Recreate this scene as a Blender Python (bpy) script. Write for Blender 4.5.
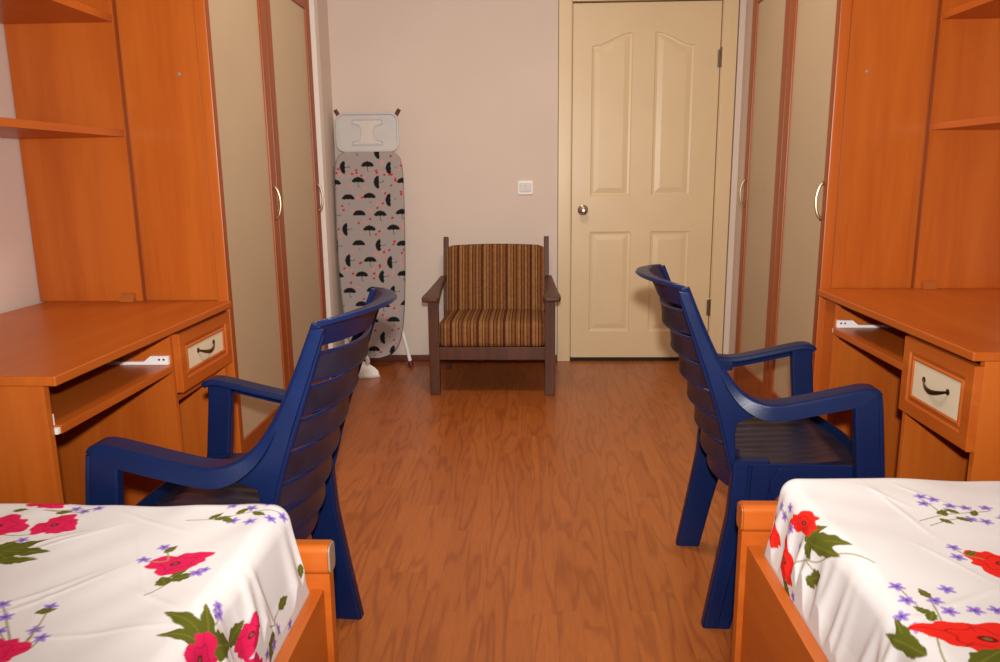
import bpy, bmesh, math, random
from math import sin, cos, pi, radians, sqrt, exp
from mathutils import Vector, Matrix
import numpy as np

scene = bpy.context.scene
for o in list(bpy.data.objects):
    bpy.data.objects.remove(o)
C = scene.collection
random.seed(4)

# ------------------------------------------------------------------ camera
CAM_H, PITCH, YAW, ROLL, FPX = 1.12, radians(11.62), radians(2.38), radians(-0.60), 770.0
f_ = Vector((-sin(YAW)*cos(PITCH), cos(YAW)*cos(PITCH), -sin(PITCH)))
r0 = Vector((cos(YAW), sin(YAW), 0)); u0 = r0.cross(f_)
r_ = r0*cos(ROLL) + u0*sin(ROLL); u_ = -r0*sin(ROLL) + u0*cos(ROLL)
cd = bpy.data.cameras.new('camera'); cam = bpy.data.objects.new('camera', cd); C.objects.link(cam)
M = Matrix((r_, u_, -f_)).transposed().to_4x4(); M.translation = (0, 0, CAM_H)
cam.matrix_world = M
cd.sensor_width = 36.0; cd.lens = FPX/1000*36.0; cd.clip_start = 0.02
scene.camera = cam

# ------------------------------------------------------------------ light and exposure
vs = scene.view_settings
scene.display_settings.display_device = 'sRGB'
vs.view_transform = 'Standard'; vs.look = 'None'; vs.gamma = 1.0; vs.use_curve_mapping = False
vs.exposure = -0.06
w = bpy.data.worlds.new('daylight'); scene.world = w; w.use_nodes = True
w.node_tree.nodes['Background'].inputs[0].default_value = (1.0, 0.95, 0.90, 1)
w.node_tree.nodes['Background'].inputs[1].default_value = 0.75

def light(name, typ, loc, target, power, col, **kw):
    ld = bpy.data.lights.new(name, typ); ld.energy = power; ld.color = col
    for k, v in kw.items(): setattr(ld, k, v)
    o = bpy.data.objects.new(name, ld); C.objects.link(o); o.location = loc
    o.rotation_euler = (Vector(target)-Vector(loc)).to_track_quat('-Z', 'Y').to_euler()
    return o
# the camera's flash, just above the lens, throwing mostly at the far end of the room
light('flash', 'SPOT', (0.01, -0.03, 1.245), (0.0, 4.6, 1.48), 325, (1.0, 0.955, 0.90),
      spot_size=radians(115), spot_blend=1.0, shadow_soft_size=0.025)
# fill light added at the ceiling, no lamp in view
light('ceiling_fill', 'AREA', (0.0, 2.7, 2.52), (0.0, 2.7, 0), 23, (1.0, 0.86, 0.70), shape='DISK', size=0.45)

# ------------------------------------------------------------------ materials
MATS = {}
def new_mat(name):
    m = bpy.data.materials.new(name); m.use_nodes = True
    nt = m.node_tree; return m, nt, nt.nodes['Principled BSDF']
def N(nt, t, **kw):
    n = nt.nodes.new(t)
    for k, v in kw.items():
        if k.startswith('i_'):
            key = k[2:]; key = int(key) if key.isdigit() else key.replace('_', ' ')
            n.inputs[key].default_value = v
        else: setattr(n, k, v)
    return n
def coords(nt, scale=(1, 1, 1), rot=(0, 0, 0)):
    tc = N(nt, 'ShaderNodeTexCoord'); mp = N(nt, 'ShaderNodeMapping')
    mp.inputs['Scale'].default_value = scale; mp.inputs['Rotation'].default_value = rot
    nt.links.new(tc.outputs['Object'], mp.inputs[0]); return mp.outputs[0]
def ramp(nt, fac, stops):
    r = N(nt, 'ShaderNodeValToRGB'); e = r.color_ramp.elements
    while len(e) < len(stops): e.new(0.5)
    for el, (p, c) in zip(e, stops): el.position = p; el.color = (*c, 1)
    nt.links.new(fac, r.inputs[0]); return r.outputs[0]
def flat(name, col, rough=0.5, metal=0.0, var=0.05, nscale=14.0, bump=0.0, spec=0.5, bscale=120.0):
    m, nt, b = new_mat(name)
    no = N(nt, 'ShaderNodeTexNoise', i_Scale=nscale, i_Detail=3.0)
    nt.links.new(coords(nt), no.inputs['Vector'])
    lo = tuple(c*(1-var) for c in col); hi = tuple(min(1, c*(1+var)) for c in col)
    nt.links.new(ramp(nt, no.outputs[0], [(0.3, lo), (0.7, hi)]), b.inputs['Base Color'])
    b.inputs['Roughness'].default_value = rough; b.inputs['Metallic'].default_value = metal
    b.inputs['Specular IOR Level'].default_value = spec
    if bump:
        n2 = N(nt, 'ShaderNodeTexNoise', i_Scale=bscale, i_Detail=2.0); nt.links.new(coords(nt), n2.inputs['Vector'])
        bp = N(nt, 'ShaderNodeBump', i_Strength=bump, i_Distance=0.002)
        nt.links.new(n2.outputs[0], bp.inputs['Height']); nt.links.new(bp.outputs[0], b.inputs['Normal'])
    MATS[name] = m; return m
def wood(name, base, dark, axis='z', rough=0.36, spec=0.4, scale=1.0):
    """laminate with long soft figure running along one axis"""
    m, nt, b = new_mat(name)
    s = {'z': (9, 9, 0.7), 'x': (0.7, 9, 9), 'y': (9, 0.7, 9)}[axis]
    s = tuple(v*scale for v in s)
    n1 = N(nt, 'ShaderNodeTexNoise', i_Scale=1.0, i_Detail=5.0, i_Roughness=0.55, i_Distortion=0.6)
    nt.links.new(coords(nt, s), n1.inputs['Vector'])
    n2 = N(nt, 'ShaderNodeTexNoise', i_Scale=7.0, i_Detail=3.0, i_Roughness=0.6)
    nt.links.new(coords(nt, s), n2.inputs['Vector'])
    mx = N(nt, 'ShaderNodeMath', operation='MULTIPLY_ADD'); mx.inputs[1].default_value = 0.35
    nt.links.new(n2.outputs[0], mx.inputs[0]); nt.links.new(n1.outputs[0], mx.inputs[2])
    mid = tuple((p+q)/2 for p, q in zip(base, dark))
    nt.links.new(ramp(nt, mx.outputs[0], [(0.42, dark), (0.62, mid), (0.80, base)]), b.inputs['Base Color'])
    b.inputs['Roughness'].default_value = rough; b.inputs['Specular IOR Level'].default_value = spec
    MATS[name] = m; return m

OR, ORD = (0.50, 0.118, 0.013), (0.40, 0.078, 0.007)
wood('laminate_vertical', OR, ORD, 'z')
wood('laminate_along_x', OR, ORD, 'x')
wood('laminate_along_y', OR, ORD, 'y')
wood('laminate_edge', (0.42, 0.115, 0.02), (0.34, 0.085, 0.014), 'z')
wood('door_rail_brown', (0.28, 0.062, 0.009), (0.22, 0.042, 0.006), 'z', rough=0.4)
wood('armchair_wood', (0.105, 0.038, 0.019), (0.055, 0.018, 0.009), 'z', rough=0.42, spec=0.28, scale=2)
flat('wardrobe_panel', (0.44, 0.325, 0.205), 0.45, var=0.03, nscale=4)
flat('drawer_cream', (0.72, 0.60, 0.43), 0.45, var=0.03)
flat('door_cream', (0.70, 0.535, 0.315), 0.38, var=0.02, nscale=5)
flat('wall_paint', (0.70, 0.585, 0.505), 0.85, var=0.025, nscale=2.5, bump=0.08, bscale=60, spec=0.2)
flat('ceiling_paint', (0.80, 0.76, 0.70), 0.9, var=0.02, nscale=2)
flat('white_trim', (0.75, 0.68, 0.62), 0.5, var=0.02)
flat('navy_plastic', (0.0030, 0.0105, 0.054), 0.36, var=0.10, nscale=9, bump=0.12, bscale=260, spec=0.26)
flat('brownish_plastic', (0.016, 0.014, 0.028), 0.34, var=0.35, nscale=11, bump=0.12, bscale=260, spec=0.40)  # duller, browner plastic for the dusty seat and the back slats
flat('brass', (0.50, 0.40, 0.25), 0.38, 1.0, var=0.04)
flat('bronze', (0.19, 0.14, 0.09), 0.35, 1.0, var=0.08)
flat('steel', (0.40, 0.34, 0.28), 0.28, 1.0, var=0.05)
flat('white_metal', (0.80, 0.80, 0.79), 0.4, var=0.02)
flat('white_plastic', (0.78, 0.75, 0.72), 0.4, var=0.02)
flat('grey_plastic', (0.56, 0.54, 0.53), 0.45, var=0.03)
flat('light_grey_plastic', (0.64, 0.58, 0.53), 0.45, var=0.03)
flat('dark_red_rubber', (0.10, 0.008, 0.008), 0.5, var=0.1)
flat('cap_grey', (0.30, 0.21, 0.15), 0.5, var=0.05)
flat('black_gap', (0.01, 0.008, 0.006), 0.8, var=0.1)
flat('skirting_brown', (0.105, 0.020, 0.007), 0.4, var=0.15)
flat('mattress_ticking', (0.75, 0.72, 0.70), 0.9, var=0.03)

def floor_mat():
    m, nt, b = new_mat('floor_laminate')
    L = nt.links.new
    tc0 = N(nt, 'ShaderNodeTexCoord'); sx = N(nt, 'ShaderNodeSeparateXYZ'); L(tc0.outputs['Object'], sx.inputs[0])
    def mth(op, a, b=None):
        n = N(nt, 'ShaderNodeMath', operation=op)
        for i, q in enumerate((a, b)):
            if q is None: continue
            if isinstance(q, (int, float)): n.inputs[i].default_value = q
            else: L(q, n.inputs[i])
        return n.outputs[0]
    xs = mth('DIVIDE', sx.outputs[0], 0.064); row = mth('FLOOR', xs); fx = mth('FRACT', xs)
    wn1 = N(nt, 'ShaderNodeTexWhiteNoise', noise_dimensions='1D'); L(row, wn1.inputs['W'])
    ys = mth('ADD', mth('DIVIDE', sx.outputs[1], 0.46), mth('MULTIPLY', wn1.outputs['Value'], 7.0)); pl = mth('FLOOR', ys); fy = mth('FRACT', ys)
    cv = N(nt, 'ShaderNodeCombineXYZ'); L(row, cv.inputs[0]); L(pl, cv.inputs[1])
    wn2 = N(nt, 'ShaderNodeTexWhiteNoise', noise_dimensions='2D'); L(cv.outputs[0], wn2.inputs['Vector'])
    rnd = wn2.outputs['Value']
    seam = mth('MAXIMUM', mth('LESS_THAN', fx, 0.016), mth('LESS_THAN', fy, 0.0026))
    tc = N(nt, 'ShaderNodeTexCoord'); sc = N(nt, 'ShaderNodeMapping'); sc.inputs['Scale'].default_value = (22, 2.2, 1)
    L(tc.outputs['Object'], sc.inputs[0])
    off = N(nt, 'ShaderNodeCombineXYZ'); mul = N(nt, 'ShaderNodeMath', operation='MULTIPLY'); mul.inputs[1].default_value = 37.0
    L(rnd, mul.inputs[0]); L(mul.outputs[0], off.inputs[2])
    add = N(nt, 'ShaderNodeVectorMath', operation='ADD'); L(sc.outputs[0], add.inputs[0]); L(off.outputs[0], add.inputs[1])
    n1 = N(nt, 'ShaderNodeTexNoise', i_Scale=0.55, i_Detail=1.5, i_Roughness=0.4); L(add.outputs[0], n1.inputs['Vector'])
    # contour lines of the noise make cathedral figure
    k = N(nt, 'ShaderNodeMath', operation='MULTIPLY'); k.inputs[1].default_value = 46.0; L(n1.outputs[0], k.inputs[0])
    s = N(nt, 'ShaderNodeMath', operation='SINE'); L(k.outputs[0], s.inputs[0])
    s2 = N(nt, 'ShaderNodeMath', operation='MULTIPLY_ADD'); s2.inputs[1].default_value = 0.5; s2.inputs[2].default_value = 0.5; L(s.outputs[0], s2.inputs[0])
    pw = N(nt, 'ShaderNodeMath', operation='POWER'); pw.inputs[1].default_value = 5.0; L(s2.outputs[0], pw.inputs[0])
    n3 = N(nt, 'ShaderNodeTexNoise', i_Scale=7.0, i_Detail=4.0, i_Roughness=0.65); L(add.outputs[0], n3.inputs['Vector'])
    base = ramp(nt, rnd, [(0.0, (0.37, 0.100, 0.017)), (1.0, (0.43, 0.124, 0.023))])
    d1 = N(nt, 'ShaderNodeMix', data_type='RGBA', blend_type='MULTIPLY')
    g = N(nt, 'ShaderNodeMath', operation='MULTIPLY'); g.inputs[1].default_value = 0.60; L(pw.outputs[0], g.inputs[0])
    L(g.outputs[0], d1.inputs[0]); L(base, d1.inputs[6]); d1.inputs[7].default_value = (0.62, 0.50, 0.42, 1)
    d2 = N(nt, 'ShaderNodeMix', data_type='RGBA', blend_type='MULTIPLY')
    L(ramp(nt, n3.outputs[0], [(0.35, (0.55, 0.55, 0.55)), (0.65, (0, 0, 0))]), d2.inputs[0])
    L(d1.outputs[2], d2.inputs[6]); d2.inputs[7].default_value = (0.75, 0.66, 0.6, 1)
    d3 = N(nt, 'ShaderNodeMix', data_type='RGBA', blend_type='MULTIPLY')
    gg = N(nt, 'ShaderNodeMath', operation='MULTIPLY'); gg.inputs[1].default_value = 0.45
    L(seam, gg.inputs[0]); L(gg.outputs[0], d3.inputs[0])
    L(d2.outputs[2], d3.inputs[6]); d3.inputs[7].default_value = (0.35, 0.25, 0.2, 1)
    L(d3.outputs[2], b.inputs['Base Color'])
    b.inputs['Roughness'].default_value = 0.33; b.inputs['Specular IOR Level'].default_value = 0.45
    MATS['floor'] = m
floor_mat()

def stripe_mat():
    m, nt, b = new_mat('striped_upholstery')
    L = nt.links.new
    tc = N(nt, 'ShaderNodeTexCoord'); sp = N(nt, 'ShaderNodeSeparateXYZ'); L(tc.outputs['Object'], sp.inputs[0])
    a = N(nt, 'ShaderNodeMath', operation='MULTIPLY_ADD'); a.inputs[1].default_value = 1/0.135; a.inputs[2].default_value = 10.03
    L(sp.outputs[0], a.inputs[0])
    fr = N(nt, 'ShaderNodeMath', operation='FRACT'); L(a.outputs[0], fr.inputs[0])
    r = N(nt, 'ShaderNodeValToRGB'); r.color_ramp.interpolation = 'CONSTANT'
    TAN, OCH, BR, DK = (0.30, 0.140, 0.050), (0.215, 0.085, 0.026), (0.095, 0.027, 0.011), (0.024, 0.009, 0.008)
    st = [(0, TAN), (.08, DK), (.115, OCH), (.20, BR), (.25, TAN), (.33, BR), (.36, OCH), (.45, DK), (.48, BR), (.55, TAN),
          (.66, BR), (.69, TAN), (.76, DK), (.79, OCH), (.88, BR), (.93, OCH)]
    e = r.color_ramp.elements
    while len(e) < len(st): e.new(0.5)
    for el, (p, c) in zip(e, st): el.position = p; el.color = (*c, 1)
    L(fr.outputs[0], r.inputs[0])
    no = N(nt, 'ShaderNodeTexNoise', i_Scale=60.0, i_Detail=3.0); L(tc.outputs['Object'], no.inputs['Vector'])
    mx = N(nt, 'ShaderNodeMix', data_type='RGBA', blend_type='MULTIPLY'); mx.inputs[0].default_value = 0.55
    L(r.outputs[0], mx.inputs[6]); L(ramp(nt, no.outputs[0], [(0.3, (0.6, 0.6, 0.6)), (0.7, (1.15, 1.15, 1.15))]), mx.inputs[7])
    L(mx.outputs[2], b.inputs['Base Color'])
    b.inputs['Roughness'].default_value = 0.9; b.inputs['Specular IOR Level'].default_value = 0.15
    bp = N(nt, 'ShaderNodeBump', i_Strength=0.4, i_Distance=0.002); n2 = N(nt, 'ShaderNodeTexNoise', i_Scale=300.0)
    L(tc.outputs['Object'], n2.inputs['Vector']); L(n2.outputs[0], bp.inputs['Height']); L(bp.outputs[0], b.inputs['Normal'])
    MATS['stripes'] = m
stripe_mat()

def print_mat(name, rough=0.85, attr='print'):
    m, nt, b = new_mat(name)
    a = N(nt, 'ShaderNodeAttribute', attribute_name=attr)
    nt.links.new(a.outputs['Color'], b.inputs['Base Color'])
    b.inputs['Roughness'].default_value = rough; b.inputs['Specular IOR Level'].default_value = 0.2
    no = N(nt, 'ShaderNodeTexNoise', i_Scale=420.0, i_Detail=2.0); nt.links.new(coords(nt), no.inputs['Vector'])
    bp = N(nt, 'ShaderNodeBump', i_Strength=0.12, i_Distance=0.001)
    nt.links.new(no.outputs[0], bp.inputs['Height']); nt.links.new(bp.outputs[0], b.inputs['Normal'])
    MATS[name] = m
print_mat('printed_cotton'); print_mat('printed_board_cover', 0.8)

# ------------------------------------------------------------------ mesh helpers
def box(bm, x0, x1, y0, y1, z0, z1, bev=0.0, seg=2):
    t = bmesh.new(); bmesh.ops.create_cube(t, size=1)
    for v in t.verts:
        v.co = Vector(((x0+x1)/2+v.co.x*(x1-x0), (y0+y1)/2+v.co.y*(y1-y0), (z0+z1)/2+v.co.z*(z1-z0)))
    if bev: bmesh.ops.bevel(t, geom=list(t.edges), offset=bev, segments=seg, profile=0.5, affect='EDGES')
    merge(bm, t)
def merge(bm, t, mat=None):
    me = bpy.data.meshes.new('tmp'); t.to_mesh(me); t.free()
    if mat: me.transform(mat)
    bm.from_mesh(me); bpy.data.meshes.remove(me)
def prism(bm, pts, place, depth, bev=0.0, seg=2):
    """outline pts (a,b) extruded by depth; place(a,b,d)->xyz"""
    t = bmesh.new()
    A = [t.verts.new(place(a, b, 0)) for a, b in pts]; B = [t.verts.new(place(a, b, depth)) for a, b in pts]
    t.faces.new(A); t.faces.new(B[::-1]); n = len(pts)
    for i in range(n): t.faces.new((A[i], B[i], B[(i+1) % n], A[(i+1) % n]))
    bmesh.ops.recalc_face_normals(t, faces=t.faces)
    if bev:
        ed = [e for e in t.edges if e.calc_face_angle(0) > radians(28)]
        bmesh.ops.bevel(t, geom=ed, offset=bev, segments=seg, profile=0.5, affect='EDGES')
    bmesh.ops.triangulate(t, faces=[f for f in t.faces if len(f.verts) > 4])
    merge(bm, t)
def loft(bm, rings, cap=True, closed_ring=True):
    """rings: list of equal-length lists of points"""
    V = [[bm.verts.new(p) for p in r] for r in rings]; n = len(V[0])
    for i in range(len(V)-1):
        for j in range(n if closed_ring else n-1):
            k = (j+1) % n
            bm.faces.new((V[i][j], V[i][k], V[i+1][k], V[i+1][j]))
    if cap and closed_ring:
        bm.faces.new(V[0][::-1]); bm.faces.new(V[-1])
def tube(bm, pts, r, n=12, radii=None):
    pts = [Vector(p) for p in pts]; rings = []
    up = Vector((0, 0, 1)); prev = None
    for i, p in enumerate(pts):
        d = (pts[min(i+1, len(pts)-1)]-pts[max(i-1, 0)]).normalized()
        if prev is None:
            a = d.cross(up); a = d.cross(Vector((1, 0, 0))) if a.length < 1e-3 else a
        else: a = prev - d*prev.dot(d)
        a.normalize(); prev = a; b = d.cross(a)
        rr = radii[i] if radii else r
        rings.append([p+(a*cos(2*pi*k/n)+b*sin(2*pi*k/n))*rr for k in range(n)])
    loft(bm, rings)
def lathe(bm, prof, mat, n=24):
    """prof: (radius, height) along local z"""
    rings = [[mat @ Vector((r*cos(2*pi*k/n), r*sin(2*pi*k/n), h)) for k in range(n)] for r, h in prof]
    loft(bm, rings)
def smooth_curve(pts, n=8):
    P = [Vector(p) for p in pts]; out = []
    for i in range(len(P)-1):
        a, b, c, d = P[max(i-1, 0)], P[i], P[i+1], P[min(i+2, len(P)-1)]
        for k in range(n):
            t = k/n
            out.append(0.5*((2*b)+(c-a)*t+(2*a-5*b+4*c-d)*t*t+(3*b-a-3*c+d)*t**3))
    out.append(P[-1]); return out
def rrect(w, h, r, n=5, cx=0, cy=0):
    out = []
    for (sx, sy, a0) in ((1, 1, 0), (-1, 1, 90), (-1, -1, 180), (1, -1, 270)):
        for k in range(n+1):
            a = radians(a0+90*k/n)
            out.append((cx+sx*(w/2-r)+r*cos(a), cy+sy*(h/2-r)+r*sin(a)))
    return out
def obj(name, bm, mat, parent=None, smooth=True, angle=35):
    me = bpy.data.meshes.new(name)
    bmesh.ops.recalc_face_normals(bm, faces=bm.faces); bm.to_mesh(me); bm.free()
    o = bpy.data.objects.new(name, me); C.objects.link(o)
    me.materials.append(MATS[mat] if isinstance(mat, str) else mat)
    if smooth:
        me.shade_smooth()
        try: me.set_sharp_from_angle(angle=radians(angle))
        except Exception: pass
    if smooth:
        wn = o.modifiers.new('wn', 'WEIGHTED_NORMAL'); wn.keep_sharp = True
    if parent: o.parent = parent
    return o
def thing(name, label, cat, loc=(0, 0, 0), rot=0.0, group=None):
    o = bpy.data.objects.new(name, None); C.objects.link(o)
    o.empty_display_size = 0.1
    o.location = loc; o.rotation_euler = (0, 0, rot); o['label'] = label; o['category'] = cat
    if group: o['group'] = group
    return o
def struct(name, bm, mat, parent=None, **k):
    o = obj(name, bm, mat, parent, **k)
    if not parent: o['kind'] = 'structure'
    return o
def copy_tree(o, parent=None):
    c = o.copy(); C.objects.link(c)
    if parent: c.parent = parent
    for ch in list(o.children): copy_tree(ch, c)
    return c
def B(): return bmesh.new()

# ------------------------------------------------------------------ room shell
XW, YB, YF, ZC = 1.63, 4.540, -0.75, 2.60
b = B(); box(b, -XW-.1, XW+.1, YF, YB+.1, -.1, 0); struct('floor', b, 'floor', smooth=False)
b = B(); box(b, -XW-.1, XW+.1, YF, YB+.1, ZC, ZC+.1); struct('ceiling', b, 'ceiling_paint', smooth=False)
b = B(); box(b, -XW-.1, 0.153, YB, YB+.1, 0, ZC); box(b, 1.147, XW+.1, YB, YB+.1, 0, ZC); box(b, 0.153, 1.147, YB, YB+.1, 2.10, ZC)
box(b, 0.153, 1.147, YB+.06, YB+.1, 0, 2.10)
struct('wall_back', b, 'wall_paint', smooth=False)
b = B(); box(b, -XW-.1, -XW, YF, YB, 0, ZC); struct('wall_left', b, 'wall_paint', smooth=False)
b = B(); box(b, XW, XW+.1, YF, YB, 0, ZC); struct('wall_right', b, 'wall_paint', smooth=False)
b = B(); box(b, -XW, -1.135, 3.66, YB, 0, ZC); struct('wall_left_return', b, 'wall_paint', smooth=False)
b = B(); box(b, 1.179, XW, 3.74, YB, 0, ZC); struct('wall_right_return', b, 'wall_paint', smooth=False)
b = B(); box(b, -1.135, -1.072, 4.02, 4.09, 0, 2.02, .004); struct('trim_1', b, 'white_trim')
b = B(); box(b, -1.135, 0.153, YB-.014, YB, 0, 0.040, .004); struct('baseboard_back', b, 'skirting_brown')

b = B()
box(b, -XW-.1, XW+.1, YF-.1, YF, 0, 1.0); box(b, -XW-.1, XW+.1, YF-.1, YF, 2.3, ZC)
box(b, -XW-.1, -.9, YF-.1, YF, 1.0, 2.3); box(b, .9, XW+.1, YF-.1, YF, 1.0, 2.3)
struct('wall_front', b, 'wall_paint', smooth=False)
b = B()
for xa, xb, za, zb in ((-.9, .9, 1.0, 1.05), (-.9, .9, 2.25, 2.3), (-.9, -.85, 1.0, 2.3), (.85, .9, 1.0, 2.3), (-.025, .025, 1.0, 2.3)): box(b, xa, xb, YF-.07, YF-.03, za, zb, .004)
struct('added_window_1', b, 'white_trim')  # unseen window, added so its opening limits the outdoor fill light
# ------------------------------------------------------------------ door
def panel_outline(x0, x1, z0, z1, zl=None, zr=None, d=0.0, n=20):
    """bottom edge straight; top either straight or an ogee from zl (left) to zr (right)"""
    x0, x1, z0, z1 = x0+d, x1-d, z0+d, z1-d
    if zl is None: return [(x0, z0), (x1, z0), (x1, z1), (x0, z1)]
    zl, zr = zl-d, zr-d
    top = []
    for k in range(n+1):
        t = k/n; e = 0.5-0.5*cos(pi*t)
        top.append((x0+(x1-x0)*t, zl+(zr-zl)*e))
    return [(x0, z0), (x1, z0)]+top[::-1]
def inset_poly(P, d):
    out = []; n = len(P)
    for i in range(n):
        a, p, c = Vector(P[i-1]), Vector(P[i]), Vector(P[(i+1) % n])
        d1 = (p-a).normalized(); d2 = (c-p).normalized()
        n1 = Vector((-d1.y, d1.x)); n2 = Vector((-d2.y, d2.x)); m = n1+n2
        m = m/m.dot(n1) if abs(m.dot(n1)) > 1e-6 else n1
        out.append(tuple(p+m*d))
    return out
def door():
    x0, x1, z0, z1, yf, yb = 0.240, 1.068, 0.003, 2.047, YB+.008, YB+.046
    leaf = B()
    pans = [(.347, .580, .978, 1.86, 1.820, 1.890), (.703, .930, .978, 1.86, 1.890, 1.820), (.347, .592, .165, .770), (.706, .936, .165, .770)]
    # front face with holes: filled through triangulation of outline + holes
    edges = []
    def loop(P, y):
        vv = [leaf.verts.new((a, y, c)) for a, c in P]
        ee = [leaf.edges.new((vv[i], vv[(i+1) % len(vv)])) for i in range(len(vv))]
        return vv, ee
    ov, oe = loop([(x0, z0), (x1, z0), (x1, z1), (x0, z1)], yf); edges += oe
    hol = []
    for P in pans:
        v, e = loop(panel_outline(*P), yf); hol.append((P, v)); edges += e
    bmesh.ops.triangle_fill(leaf, use_beauty=True, use_dissolve=False, edges=edges)
    for P, v in hol:
        prev = v
        for d, y in ((.006, yf+.004), (.018, yf+.0055), (.048, yf+.0012)):
            Q = panel_outline(*(P if len(P) > 4 else P+(None, None)), d); cur = [leaf.verts.new((a, y, c)) for a, c in Q]
            for i in range(len(cur)):
                k = (i+1) % len(cur); leaf.faces.new((prev[i], prev[k], cur[k], cur[i]))
            prev = cur
        leaf.faces.new(prev)
    bk = [leaf.verts.new((a, yb, c)) for a, c in ((x0, z0), (x1, z0), (x1, z1), (x0, z1))]
    for i in range(4): leaf.faces.new((ov[i], ov[(i+1) % 4], bk[(i+1) % 4], bk[i]))
    leaf.faces.new(bk)
    d = struct('door_1', leaf, 'door_cream', smooth=False)
    d.scale = (.984, 1, .984); d.location = (0, 0, CAM_H*(1-.984))
    fr = B()
    # casing: flat board with a small inner step, two jambs and a head
    for xa, xb in ((0.158, 0.232), (1.076, 1.156)): box(fr, xa, xb, YB-.016, YB+.05, -.018, 2.128, .004)
    box(fr, 0.232, 1.076, YB-.016, YB+.05, 2.054, 2.128, .004)
    box(fr, 0.222, 0.236, YB-.006, YB+.05, -.018, 2.058, .002); box(fr, 1.072, 1.086, YB-.006, YB+.05, -.018, 2.058, .002)
    obj('door_frame', fr, 'door_cream', d)
    th = B(); box(th, .232, 1.076, YB+.0, YB+.05, -.018, .002, .001); obj('door_gap_shade', th, 'black_gap', d)  # dark box standing in for the shade in the gap below the door
    kx, kz = .306, .899
    m = Matrix.Translation((kx, yf, kz)) @ Matrix.Rotation(radians(90), 4, 'X')
    k = B(); lathe(k, [(.031, 0), (.031, .004), (.027, .007), (.011, .010), (.010, .03), (.018, .034), (.026, .044), (.027, .052), (.022, .062), (.009, .066), (.0085, .064), (.001, .064)], m)
    obj('door_knob', k, 'steel', d)
    for hz in (1.74, .31):
        h = B(); lathe(h, [(.0055, -.05), (.0055, .05)], Matrix.Translation((1.073, YB-.003, hz)), 10)
        lathe(h, [(.004, .05), (.007, .054), (.004, .06), (.001, .061)], Matrix.Translation((1.073, YB-.003, hz)), 10)
        box(h, 1.055, 1.071, YB+.004, YB+.0085, hz-.048, hz+.048, .001)
        obj('hinge', h, 'steel', d)
door()

# ------------------------------------------------------------------ wall switch
t = thing('light_switch', 'white two-gang light switch on the wall left of the door', 'light switch', (-.0325, YB, 1.034))
b = B(); prism(b, rrect(.088, .078, .008), lambda a, c, d: (a, -d, c), .009, .002); obj('cover_plate', b, 'white_plastic', t)
b = B(); prism(b, rrect(.068, .052, .005), lambda a, c, d: (a, -.007-d, c), .004, .001); obj('inner_frame', b, 'grey_plastic', t)
for s in (-1, 1):
    b = B(); prism(b, [(s*.0165-.0145, -.02), (s*.0165+.0145, -.02), (s*.0165+.0145, .02), (s*.0165-.0145, .02)],
                   lambda a, c, d: (a, -.009-d*(1+.5*c/.02), c), .006, .0015)
    obj('rocker', b, 'white_plastic', t)

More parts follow.
